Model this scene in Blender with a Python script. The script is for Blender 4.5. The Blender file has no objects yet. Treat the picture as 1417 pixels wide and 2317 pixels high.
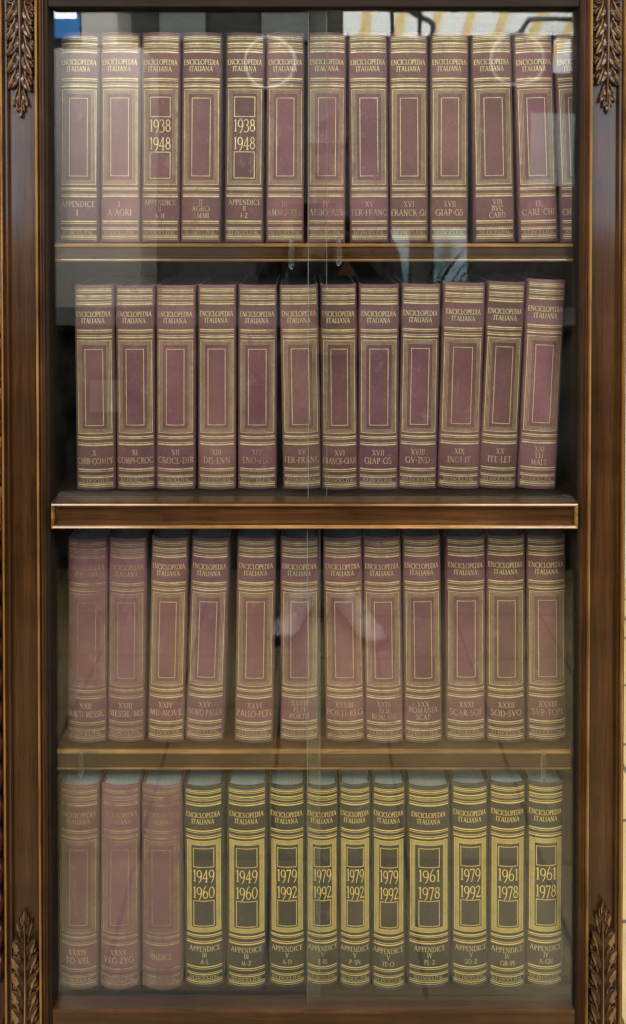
import bpy, math, random
from mathutils import Vector, Matrix
random.seed(7)
R = math.radians
S = bpy.context.scene
C = S.collection

# ------------------------------------------------------------------ camera
D, ZC, F = 1.35, 1.45, 1929.0          # distance to the bookcase face, eye height, focal length in photo pixels
PITCH = R(0.9); AX, AY = 705.0, 510.0  # principal point in photo pixels (lens shift)
cam_d = bpy.data.cameras.new('camera'); cam = bpy.data.objects.new('camera', cam_d); C.objects.link(cam)
cam.location = (0, -D, ZC); cam.rotation_euler = (R(90) - PITCH, 0, 0)
cam_d.sensor_fit = 'VERTICAL'; cam_d.sensor_height = 36; cam_d.lens = 36 * F / 2317
cam_d.shift_x = (708.5 - AX) / 2317; cam_d.shift_y = -(1158.5 - AY) / 2317
cam_d.clip_start = 0.01; cam_d.clip_end = 100
S.camera = cam
cam_d.dof.use_dof = True; cam_d.dof.focus_distance = 1.42; cam_d.dof.aperture_fstop = 6.0

def at(px, py, y=0.0):
    """photo pixel -> world point on the plane at depth y behind the bookcase face"""
    a, b = (px - AX) / F, -(py - AY) / F
    ry = math.cos(PITCH) + b * math.sin(PITCH); rz = -math.sin(PITCH) + b * math.cos(PITCH)
    t = (y + D) / ry
    return Vector((a * t, y, ZC + rz * t))

# ------------------------------------------------------------------ world, lamps, exposure
W = bpy.data.worlds.new('World'); S.world = W; W.use_nodes = True
bg = W.node_tree.nodes['Background']; bg.inputs[0].default_value = (0.86, 0.93, 1.0, 1); bg.inputs[1].default_value = 0.19
def area(name, loc, target, sx, sy, power, col):
    l = bpy.data.lights.new(name, 'AREA'); l.shape = 'RECTANGLE'; l.size = sx; l.size_y = sy; l.energy = power; l.color = col
    o = bpy.data.objects.new(name, l); C.objects.link(o); o.location = loc
    o.rotation_euler = (Vector(target) - Vector(loc)).to_track_quat('-Z', 'Y').to_euler(); return o
area('key_light', (-1.35, -2.1, 3.15), (-0.1, -0.2, 0.7), 1.1, 0.9, 76, (1.0, 0.94, 0.85))  # added overhead key light for the books, no fixture known there
area('key_light', (1.35, -2.1, 3.15), (0.1, -0.2, 0.7), 1.1, 0.9, 76, (1.0, 0.94, 0.85))  # other half of the added key light
area('rear_fill_light', (-0.1, -3.0, 3.2), (-0.1, -4.0, 1.2), 3.8, 0.7, 185, (1.0, 0.96, 0.9))  # added fill, brightens the rear wall for milky reflections
area('awning_daylight', (1.0, -5.9, 4.1), (1.0, -5.7, 2.8), 3.5, 1.6, 420, (1.0, 0.97, 0.93))
area('back_room_fill', (1.1, 1.1, 3.1), (1.0, 1.0, 0.0), 0.9, 0.9, 95, (1.0, 0.94, 0.84))  # added fill, brightens the strip right of the bookcase
S.view_settings.view_transform = 'Standard'; S.view_settings.look = 'None'
S.view_settings.exposure = 0.0; S.view_settings.gamma = 1.0; S.view_settings.use_curve_mapping = False
S.render.engine = 'CYCLES'
cy = S.cycles
cy.use_denoising = True; cy.max_bounces = 7; cy.diffuse_bounces = 3; cy.glossy_bounces = 4
cy.transparent_max_bounces = 24; cy.transmission_bounces = 8; cy.caustics_reflective = False; cy.caustics_refractive = False
cy.sample_clamp_indirect = 30.0

# ------------------------------------------------------------------ materials
def new_mat(name):
    m = bpy.data.materials.new(name); m.use_nodes = True
    nt = m.node_tree; return m, nt, nt.nodes['Principled BSDF']
def ramp(nt, fac, stops):
    r = nt.nodes.new('ShaderNodeValToRGB'); e = r.color_ramp.elements
    while len(e) < len(stops): e.new(0.5)
    for k, (p, c) in enumerate(stops): e[k].position = p; e[k].color = (*c, 1)
    nt.links.new(fac, r.inputs[0]); return r.outputs[0]
def coords(nt, scale=(1, 1, 1), kind='Object', rand=False):
    tc = nt.nodes.new('ShaderNodeTexCoord'); mp = nt.nodes.new('ShaderNodeMapping'); mp.inputs['Scale'].default_value = scale
    nt.links.new(tc.outputs[kind], mp.inputs[0])
    if rand:
        oi = nt.nodes.new('ShaderNodeObjectInfo'); v = nt.nodes.new('ShaderNodeVectorMath'); v.operation = 'SCALE'
        v.inputs[0].default_value = (3.1, 7.7, 5.3); nt.links.new(oi.outputs['Random'], v.inputs['Scale'])
        nt.links.new(v.outputs[0], mp.inputs['Location'])
    return mp.outputs[0]
def noise(nt, vec, scale, detail=4, rough=0.55, dist=0.0):
    n = nt.nodes.new('ShaderNodeTexNoise'); n.inputs['Scale'].default_value = scale; n.inputs['Detail'].default_value = detail
    n.inputs['Roughness'].default_value = rough; n.inputs['Distortion'].default_value = dist
    nt.links.new(vec, n.inputs['Vector']); return n.outputs['Fac']
def bump(nt, b, h, strength, dist=0.001):
    n = nt.nodes.new('ShaderNodeBump'); n.inputs['Strength'].default_value = strength; n.inputs['Distance'].default_value = dist
    nt.links.new(h, n.inputs['Height']); nt.links.new(n.outputs[0], b.inputs['Normal'])
def mixc(nt, fac, a, b, mode='MIX'):
    m = nt.nodes.new('ShaderNodeMix'); m.data_type = 'RGBA'; m.blend_type = mode
    for s, v in ((0, fac), (6, a), (7, b)):
        if hasattr(v, 'links'): nt.links.new(v, m.inputs[s])
        elif s == 0: m.inputs[0].default_value = v
        else: m.inputs[s].default_value = (*v, 1)
    return m.outputs[2]
def mathn(nt, op, a, b=None):
    m = nt.nodes.new('ShaderNodeMath'); m.operation = op
    for k, v in enumerate((a, b)):
        if v is None: continue
        if hasattr(v, 'links'): nt.links.new(v, m.inputs[k])
        else: m.inputs[k].default_value = v
    return m.outputs[0]

def wood(name, stops, grain='v', rough=(0.28, 0.5), coat=0.5, spec=0.12):
    m, nt, b = new_mat(name)
    sc = {'v': (85, 85, 2.6), 'h': (2.6, 85, 85)}[grain]
    n1 = noise(nt, coords(nt, sc), 1.0, 8, 0.62, 0.6)
    n2 = noise(nt, coords(nt, (6, 6, 6)), 1.0, 4, 0.6)
    f = mathn(nt, 'ADD', mathn(nt, 'MULTIPLY', n1, 0.5), mathn(nt, 'MULTIPLY', n2, 0.5))
    pores = noise(nt, coords(nt, tuple(c * 7 for c in sc)), 1.0, 3, 0.6)
    base = mixc(nt, 1.0, ramp(nt, f, stops), ramp(nt, pores, [(0.30, (0.45, 0.42, 0.40)), (0.48, (1, 1, 1))]), 'MULTIPLY')
    nt.links.new(base, b.inputs['Base Color'])
    n3 = noise(nt, coords(nt, (14, 14, 14)), 1.0, 5, 0.65)
    mr = nt.nodes.new('ShaderNodeMapRange'); mr.inputs[1].default_value = 0.3; mr.inputs[2].default_value = 0.7
    mr.inputs[3].default_value, mr.inputs[4].default_value = rough
    nt.links.new(n3, mr.inputs[0]); nt.links.new(mr.outputs[0], b.inputs['Roughness'])
    b.inputs['Coat Weight'].default_value = coat; b.inputs['Coat Roughness'].default_value = 0.13
    b.inputs['Specular IOR Level'].default_value = spec
    bump(nt, b, n1, 0.35, 0.0006)
    return m
dk = [(0.30, (0.016, 0.0060, 0.0019)), (0.50, (0.050, 0.0205, 0.0060)), (0.70, (0.098, 0.042, 0.0125))]
M = {}
M['wood_v'] = wood('dark_walnut_upright', dk, 'v')
M['wood_h'] = wood('dark_walnut_level', dk, 'h')
rub = [(0.34, (0.060, 0.025, 0.008)), (0.50, (0.26, 0.125, 0.036)), (0.70, (0.47, 0.25, 0.08))]
M['rub_v'] = wood('rubbed_gold_wood_upright', rub, 'v', (0.3, 0.5))
M['rub_h'] = wood('rubbed_gold_wood_level', rub, 'h', (0.3, 0.5))
mid = [(0.32, (0.024, 0.009, 0.003)), (0.52, (0.075, 0.031, 0.0095)), (0.68, (0.15, 0.066, 0.020))]
M['mid_v'] = wood('brown_wood_upright', mid, 'v')
M['mid_h'] = wood('brown_wood_level', mid, 'h')
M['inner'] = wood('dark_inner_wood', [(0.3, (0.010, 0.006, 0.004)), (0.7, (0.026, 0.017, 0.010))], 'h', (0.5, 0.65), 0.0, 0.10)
M['carve'] = wood('carved_wood', [(0.3, (0.016, 0.008, 0.004)), (0.5, (0.045, 0.021, 0.009)), (0.7, (0.085, 0.042, 0.018))], 'v', (0.25, 0.45), 0.3)
M['carve_hi'] = wood('carved_rubbed_edge', [(0.3, (0.06, 0.030, 0.013)), (0.5, (0.20, 0.110, 0.046)), (0.7, (0.36, 0.215, 0.10))], 'v', (0.25, 0.42), 0.3)
M['red_wood'] = wood('red_brown_wood', [(0.3, (0.22, 0.065, 0.022)), (0.6, (0.58, 0.21, 0.075))], 'h', (0.3, 0.45))
M['red_dark'] = wood('red_brown_carving', [(0.3, (0.02, 0.006, 0.003)), (0.6, (0.10, 0.028, 0.012))], 'v', (0.3, 0.45))

def cloth(name, stops, wear):
    m, nt, b = new_mat(name)
    v = coords(nt, (1, 1, 1), 'Object', True)
    big = noise(nt, v, 9, 5, 0.6)
    base = ramp(nt, big, stops)
    oi = nt.nodes.new('ShaderNodeObjectInfo')
    hs = nt.nodes.new('ShaderNodeHueSaturation'); nt.links.new(base, hs.inputs['Color'])
    r2 = mathn(nt, 'FRACT', mathn(nt, 'MULTIPLY', oi.outputs['Random'], 17.31))
    nt.links.new(mathn(nt, 'ADD', mathn(nt, 'MULTIPLY', oi.outputs['Random'], 0.036), 0.478), hs.inputs['Hue'])
    nt.links.new(mathn(nt, 'ADD', mathn(nt, 'MULTIPLY', r2, 0.46), 0.80), hs.inputs['Value'])
    # woven threads: fine horizontal and vertical streaks
    th = noise(nt, coords(nt, (260, 260, 2600), 'Object', True), 1.0, 2, 0.5)
    tv = noise(nt, coords(nt, (2400, 2400, 200), 'Object', True), 1.0, 2, 0.5)
    weave = mathn(nt, 'ADD', mathn(nt, 'MULTIPLY', th, 0.6), mathn(nt, 'MULTIPLY', tv, 0.4))
    mott = mixc(nt, 1.0, hs.outputs[0], ramp(nt, weave, [(0.3, (0.68, 0.66, 0.66)), (0.7, (1.30, 1.30, 1.30))]), 'MULTIPLY')
    # small rubbed and dusty spots
    sp = noise(nt, coords(nt, (55, 55, 40), 'Object', True), 1.0, 6, 0.7)
    col = mixc(nt, ramp(nt, sp, [(0.56, (0, 0, 0)), (0.74, (0.7, 0.7, 0.7))]), mott, wear)
    nt.links.new(col, b.inputs['Base Color'])
    b.inputs['Roughness'].default_value = 0.62; b.inputs['Specular IOR Level'].default_value = 0.35
    b.inputs['Sheen Weight'].default_value = 0.15; b.inputs['Sheen Roughness'].default_value = 0.4
    bump(nt, b, weave, 0.5, 0.0004)
    return m
M['maroon'] = cloth('maroon_cloth', [(0.30, (0.112, 0.042, 0.044)), (0.52, (0.158, 0.062, 0.063)), (0.72, (0.205, 0.086, 0.084))], (0.26, 0.15, 0.135))
M['black'] = cloth('black_cloth', [(0.30, (0.020, 0.018, 0.016)), (0.70, (0.038, 0.035, 0.031))], (0.09, 0.08, 0.065))
def gilt(name, col, dull, under, wear):
    m, nt, b = new_mat(name)
    n = noise(nt, coords(nt, (90, 90, 60), 'Object', True), 1.0, 5, 0.65)
    c = mixc(nt, ramp(nt, n, [(0.35, (0, 0, 0)), (0.65, (1, 1, 1))]), dull, col)
    n2 = noise(nt, coords(nt, (30, 30, 22), 'Object', True), 1.0, 6, 0.72)
    oi = nt.nodes.new('ShaderNodeObjectInfo')
    n2 = mathn(nt, 'ADD', n2, mathn(nt, 'MULTIPLY', mathn(nt, 'SUBTRACT', mathn(nt, 'FRACT', mathn(nt, 'MULTIPLY', oi.outputs['Random'], 91.7)), 0.5), 0.13))
    worn = ramp(nt, n2, [(wear, (0, 0, 0)), (wear + 0.13, (0.85, 0.85, 0.85))])
    nt.links.new(mixc(nt, worn, c, under), b.inputs['Base Color'])
    b.inputs['Metallic'].default_value = 0.25; b.inputs['Roughness'].default_value = 0.42
    return m
M['gilt'] = gilt('pale_gilt', (0.79, 0.68, 0.31), (0.52, 0.43, 0.18), (0.22, 0.125, 0.085), 0.60)
M['gilt_fade'] = gilt('faded_gilt', (0.60, 0.47, 0.26), (0.40, 0.29, 0.17), (0.21, 0.105, 0.08), 0.535)
M['gilt_dull'] = gilt('rubbed_dull_gilt', (0.50, 0.41, 0.19), (0.33, 0.25, 0.12), (0.19, 0.095, 0.07), 0.50)
M['gold'] = gilt('bright_gilt', (1.0, 0.76, 0.23), (0.80, 0.58, 0.16), (0.12, 0.09, 0.04), 0.62)
M['gold_fade'] = gilt('worn_bright_gilt', (0.80, 0.63, 0.24), (0.52, 0.41, 0.16), (0.08, 0.07, 0.04), 0.54)

def plain(name, col, rough=0.6, var=0.12, scale=20, spec=0.5, bmp=0.0):
    m, nt, b = new_mat(name)
    n = noise(nt, coords(nt), scale, 5, 0.6)
    lo = tuple(c * (1 - var) for c in col); hi = tuple(min(1, c * (1 + var)) for c in col)
    nt.links.new(ramp(nt, n, [(0.3, lo), (0.7, hi)]), b.inputs['Base Color'])
    b.inputs['Roughness'].default_value = rough; b.inputs['Specular IOR Level'].default_value = spec
    if bmp: bump(nt, b, n, bmp, 0.002)
    return m
def pages_mat():
    m, nt, b = new_mat('page_edges')
    n = noise(nt, coords(nt, (1800, 12, 12), 'Object', True), 1.0, 3, 0.6)
    nt.links.new(ramp(nt, n, [(0.3, (0.17, 0.20, 0.19)), (0.7, (0.30, 0.33, 0.31))]), b.inputs['Base Color'])
    b.inputs['Roughness'].default_value = 0.8; bump(nt, b, n, 0.4, 0.0005); return m
M['pages'] = pages_mat()
def headband_mat():
    m, nt, b = new_mat('striped_headband')
    w = nt.nodes.new('ShaderNodeTexWave'); w.inputs['Scale'].default_value = 90; w.bands_direction = 'X'
    nt.links.new(coords(nt), w.inputs['Vector'])
    nt.links.new(ramp(nt, w.outputs['Fac'], [(0.45, (0.10, 0.10, 0.07)), (0.55, (0.42, 0.40, 0.28))]), b.inputs['Base Color']); return m
M['headband'] = headband_mat()

def glass_mat(name='window_glass', tint=(0.955, 0.975, 0.965), ior=1.56):
    m = bpy.data.materials.new(name); m.use_nodes = True; nt = m.node_tree; nt.nodes.clear()
    out = nt.nodes.new('ShaderNodeOutputMaterial'); mix = nt.nodes.new('ShaderNodeMixShader')
    tr = nt.nodes.new('ShaderNodeBsdfTransparent'); gl = nt.nodes.new('ShaderNodeBsdfGlossy')
    tr.inputs[0].default_value = (*tint, 1); gl.inputs['Roughness'].default_value = 0.0; gl.inputs[0].default_value = (1, 1, 1, 1)
    fr = nt.nodes.new('ShaderNodeFresnel'); ge = nt.nodes.new('ShaderNodeNewGeometry')
    mr = nt.nodes.new('ShaderNodeMapRange'); mr.inputs[3].default_value = ior; mr.inputs[4].default_value = 1 / ior
    nt.links.new(ge.outputs['Backfacing'], mr.inputs[0]); nt.links.new(mr.outputs[0], fr.inputs['IOR'])
    # hand-made sheet: very slight waviness in the reflection
    n = noise(nt, coords(nt, (5, 5, 3)), 1.0, 2, 0.5); bp = nt.nodes.new('ShaderNodeBump')
    bp.inputs['Strength'].default_value = 0.05; bp.inputs['Distance'].default_value = 0.01
    nt.links.new(n, bp.inputs['Height']); nt.links.new(bp.outputs[0], gl.inputs['Normal'])
    nt.links.new(fr.outputs[0], mix.inputs[0]); nt.links.new(tr.outputs[0], mix.inputs[1]); nt.links.new(gl.outputs[0], mix.inputs[2])
    # thin film of dust and wiped smears
    df = nt.nodes.new('ShaderNodeBsdfDiffuse'); df.inputs[0].default_value = (0.72, 0.70, 0.66, 1); m2 = nt.nodes.new('ShaderNodeMixShader')
    sm = noise(nt, coords(nt, (9, 9, 5)), 1.0, 6, 0.65, 1.2); sk = noise(nt, coords(nt, (160, 160, 120)), 1.0, 3, 0.7)
    f1 = ramp(nt, sm, [(0.45, (0.0, 0.0, 0.0)), (0.78, (0.009, 0.009, 0.009))])
    f2 = ramp(nt, sk, [(0.66, (0, 0, 0)), (0.80, (0.012, 0.012, 0.012))])
    nt.links.new(mathn(nt, 'ADD', f1, f2), m2.inputs[0]); nt.links.new(mix.outputs[0], m2.inputs[1]); nt.links.new(df.outputs[0], m2.inputs[2])
    nt.links.new(m2.outputs[0], out.inputs[0]); return m
M['glass'] = glass_mat()
def edge_mat():
    m, nt, b = new_mat('polished_glass_edge')
    b.inputs['Base Color'].default_value = (0.26, 0.29, 0.26, 1); b.inputs['Roughness'].default_value = 0.12
    b.inputs['Alpha'].default_value = 0.4; return m
M['glass_edge'] = edge_mat()
def clear_mat():
    m, nt, b = new_mat('clear_ground_glass')
    b.inputs['Base Color'].default_value = (0.92, 0.97, 0.95, 1); b.inputs['Transmission Weight'].default_value = 1.0
    b.inputs['Roughness'].default_value = 0.04; b.inputs['IOR'].default_value = 1.5; return m
M['clear'] = clear_mat()
def tile_mat():
    m, nt, b = new_mat('beige_floor_tiles')
    br = nt.nodes.new('ShaderNodeTexBrick'); br.offset = 0.0; br.squash = 1.0
    br.inputs['Scale'].default_value = 1.0; br.inputs['Mortar Size'].default_value = 0.005; br.inputs['Mortar Smooth'].default_value = 0.15
    br.inputs['Brick Width'].default_value = 0.302; br.inputs['Row Height'].default_value = 0.29; br.inputs['Bias'].default_value = 0.0
    br.inputs['Color1'].default_value = (0.40, 0.310, 0.145, 1); br.inputs['Color2'].default_value = (0.445, 0.345, 0.165, 1)
    br.inputs['Mortar'].default_value = (0.07, 0.055, 0.04, 1)
    tc = nt.nodes.new('ShaderNodeTexCoord'); mp = nt.nodes.new('ShaderNodeMapping'); mp.inputs['Location'].default_value = (0.09, -0.08, 0)
    nt.links.new(tc.outputs['Object'], mp.inputs[0]); nt.links.new(mp.outputs[0], br.inputs['Vector'])
    n = noise(nt, coords(nt), 7, 6, 0.65)
    nt.links.new(mixc(nt, 1.0, br.outputs['Color'], ramp(nt, n, [(0.3, (0.80, 0.79, 0.76)), (0.7, (1.12, 1.12, 1.10))]), 'MULTIPLY'), b.inputs['Base Color'])
    b.inputs['Roughness'].default_value = 0.35; return m
M['tiles'] = tile_mat()
def stripe_mat():
    m = bpy.data.materials.new('striped_canvas'); m.use_nodes = True; nt = m.node_tree; nt.nodes.clear()
    out = nt.nodes.new('ShaderNodeOutputMaterial')
    tc = nt.nodes.new('ShaderNodeTexCoord'); sx = nt.nodes.new('ShaderNodeSeparateXYZ'); nt.links.new(tc.outputs['Object'], sx.inputs[0])
    f = mathn(nt, 'FRACT', mathn(nt, 'ADD', mathn(nt, 'DIVIDE', sx.outputs[0], 0.29), 0.1))
    c = ramp(nt, f, [(0.0, (0.78, 0.78, 0.74)), (0.55, (0.78, 0.78, 0.74)), (0.60, (0.72, 0.53, 0.25)), (0.80, (0.72, 0.53, 0.25)), (0.84, (0.78, 0.70, 0.50)), (0.97, (0.78, 0.78, 0.74))])
    d = nt.nodes.new('ShaderNodeBsdfDiffuse'); t = nt.nodes.new('ShaderNodeBsdfTranslucent'); x = nt.nodes.new('ShaderNodeMixShader'); x.inputs[0].default_value = 0.6
    nt.links.new(c, d.inputs[0]); nt.links.new(c, t.inputs[0]); nt.links.new(d.outputs[0], x.inputs[1]); nt.links.new(t.outputs[0], x.inputs[2])
    nt.links.new(x.outputs[0], out.inputs[0]); return m
M['stripes'] = stripe_mat()
def emit(name, col, s):
    m = bpy.data.materials.new(name); m.use_nodes = True; nt = m.node_tree; nt.nodes.clear()
    out = nt.nodes.new('ShaderNodeOutputMaterial'); e = nt.nodes.new('ShaderNodeEmission')
    e.inputs[0].default_value = (*col, 1); e.inputs[1].default_value = s; nt.links.new(e.outputs[0], out.inputs[0]); return m
M['sky'] = emit('pale_daylight_sky', (0.62, 0.80, 1.0), 6.5)
M['cream'] = plain('cream_wall_paint', (0.74, 0.68, 0.55), 0.7, 0.06, 6)
M['shop_wall'] = plain('grey_brown_wall_paint', (0.085, 0.085, 0.082), 0.8, 0.12, 3)
M['grey'] = plain('grey_panel_paint', (0.27, 0.30, 0.30), 0.6, 0.08, 3)
M['dark'] = plain('dark_painted_wood', (0.03, 0.026, 0.022), 0.6, 0.2, 5)
M['white'] = plain('white_paint', (0.74, 0.73, 0.70), 0.5, 0.05, 3)
M['shoe'] = plain('pale_shoe_fabric', (0.82, 0.74, 0.70), 0.7, 0.1, 60)
M['sole'] = plain('dark_rubber_toe', (0.05, 0.035, 0.035), 0.6, 0.15, 40)
M['trouser'] = plain('dark_trousers', (0.024, 0.022, 0.028), 0.85, 0.2, 60)
M['sweater'] = plain('dark_sweater', (0.030, 0.026, 0.030), 0.9, 0.2, 60)
M['skin'] = plain('skin', (0.42, 0.24, 0.17), 0.55, 0.06, 30)
M['hair'] = plain('dark_hair', (0.02, 0.013, 0.009), 0.5, 0.2, 80)
M['phone'] = plain('black_phone_shell', (0.012, 0.012, 0.013), 0.25, 0.05, 30)
M['clock_face'] = plain('white_clock_face', (0.10, 0.10, 0.10), 0.4, 0.03, 10)
M['clock_rim'] = plain('bright_clock_rim', (0.80, 0.80, 0.80), 0.3, 0.03, 10)

# ------------------------------------------------------------------ mesh helpers
class MB:
    def __init__(s): s.v, s.f, s.m, s.sm = [], [], [], []
    def face(s, idx, m=0, sm=False): s.f.append(tuple(idx)); s.m.append(m); s.sm.append(sm)
    def add(s, pts): n = len(s.v); s.v += [tuple(p) for p in pts]; return list(range(n, n + len(pts)))
    def box(s, x0, x1, y0, y1, z0, z1, m=0, bv=0.0):
        if bv <= 0:
            i = s.add([(x, y, z) for z in (z0, z1) for x, y in ((x0, y0), (x1, y0), (x1, y1), (x0, y1))])
            for f in ((3, 2, 1, 0), (4, 5, 6, 7), (0, 1, 5, 4), (1, 2, 6, 5), (2, 3, 7, 6), (3, 0, 4, 7)): s.face([i[k] for k in f], m)
            return
        b = bv; rings = []
        for z, e in ((z0, b), (z0 + b, 0), (z1 - b, 0), (z1, b)):
            X0, X1, Y0, Y1 = x0 + e, x1 - e, y0 + e, y1 - e
            rings.append(s.add([(X0 + b, Y0, z), (X1 - b, Y0, z), (X1, Y0 + b, z), (X1, Y1 - b, z), (X1 - b, Y1, z), (X0 + b, Y1, z), (X0, Y1 - b, z), (X0, Y0 + b, z)]))
        for a, c in zip(rings, rings[1:]):
            for k in range(8): s.face((a[k], a[(k + 1) % 8], c[(k + 1) % 8], c[k]), m)
        s.face(rings[0][::-1], m); s.face(rings[-1], m)
    def grid(s, rows, m=0, sm=True, closed=False, mats=None):
        ids = [s.add(r) for r in rows]; n = len(rows[0])
        for a, c in zip(ids, ids[1:]):
            for k in range(n if closed else n - 1):
                s.face((a[k], a[(k + 1) % n], c[(k + 1) % n], c[k]), mats[k] if mats else m, sm)
        return ids
    def tube(s, pts, r, m=0, n=10):
        pts = [Vector(p) for p in pts]; rows = []
        for k, p in enumerate(pts):
            t = (pts[min(k + 1, len(pts) - 1)] - pts[max(k - 1, 0)]).normalized()
            u = t.orthogonal().normalized() if k == 0 else (u - t * u.dot(t)).normalized(); w = t.cross(u)
            rr = r[k] if isinstance(r, (list, tuple)) else r
            rows.append([p + (u * math.cos(a) + w * math.sin(a)) * rr for a in [2 * math.pi * j / n for j in range(n)]])
        ids = s.grid(rows, m, True, True); s.face(ids[0][::-1], m); s.face(ids[-1], m)
    def build(s, name, mats, parent=None, recalc=False):
        me = bpy.data.meshes.new(name); me.from_pydata(s.v, [], s.f)
        for mm in (mats if isinstance(mats, (list, tuple)) else [mats]): me.materials.append(mm)
        me.polygons.foreach_set('material_index', s.m); me.polygons.foreach_set('use_smooth', s.sm)
        if recalc:
            import bmesh
            b = bmesh.new(); b.from_mesh(me); bmesh.ops.recalc_face_normals(b, faces=b.faces); b.to_mesh(me); b.free()
        me.update(); o = bpy.data.objects.new(name, me); C.objects.link(o); o.parent = parent
        return o
def tag(o, label=None, cat=None, group=None, kind=None):
    for k, v in (('label', label), ('category', cat), ('group', group), ('kind', kind)):
        if v: o[k] = v
    return o
def empty(name, loc, label, cat, group=None):
    o = bpy.data.objects.new(name, None); C.objects.link(o); o.location = loc; o.empty_display_size = 0.05
    return tag(o, label, cat, group)

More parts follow.
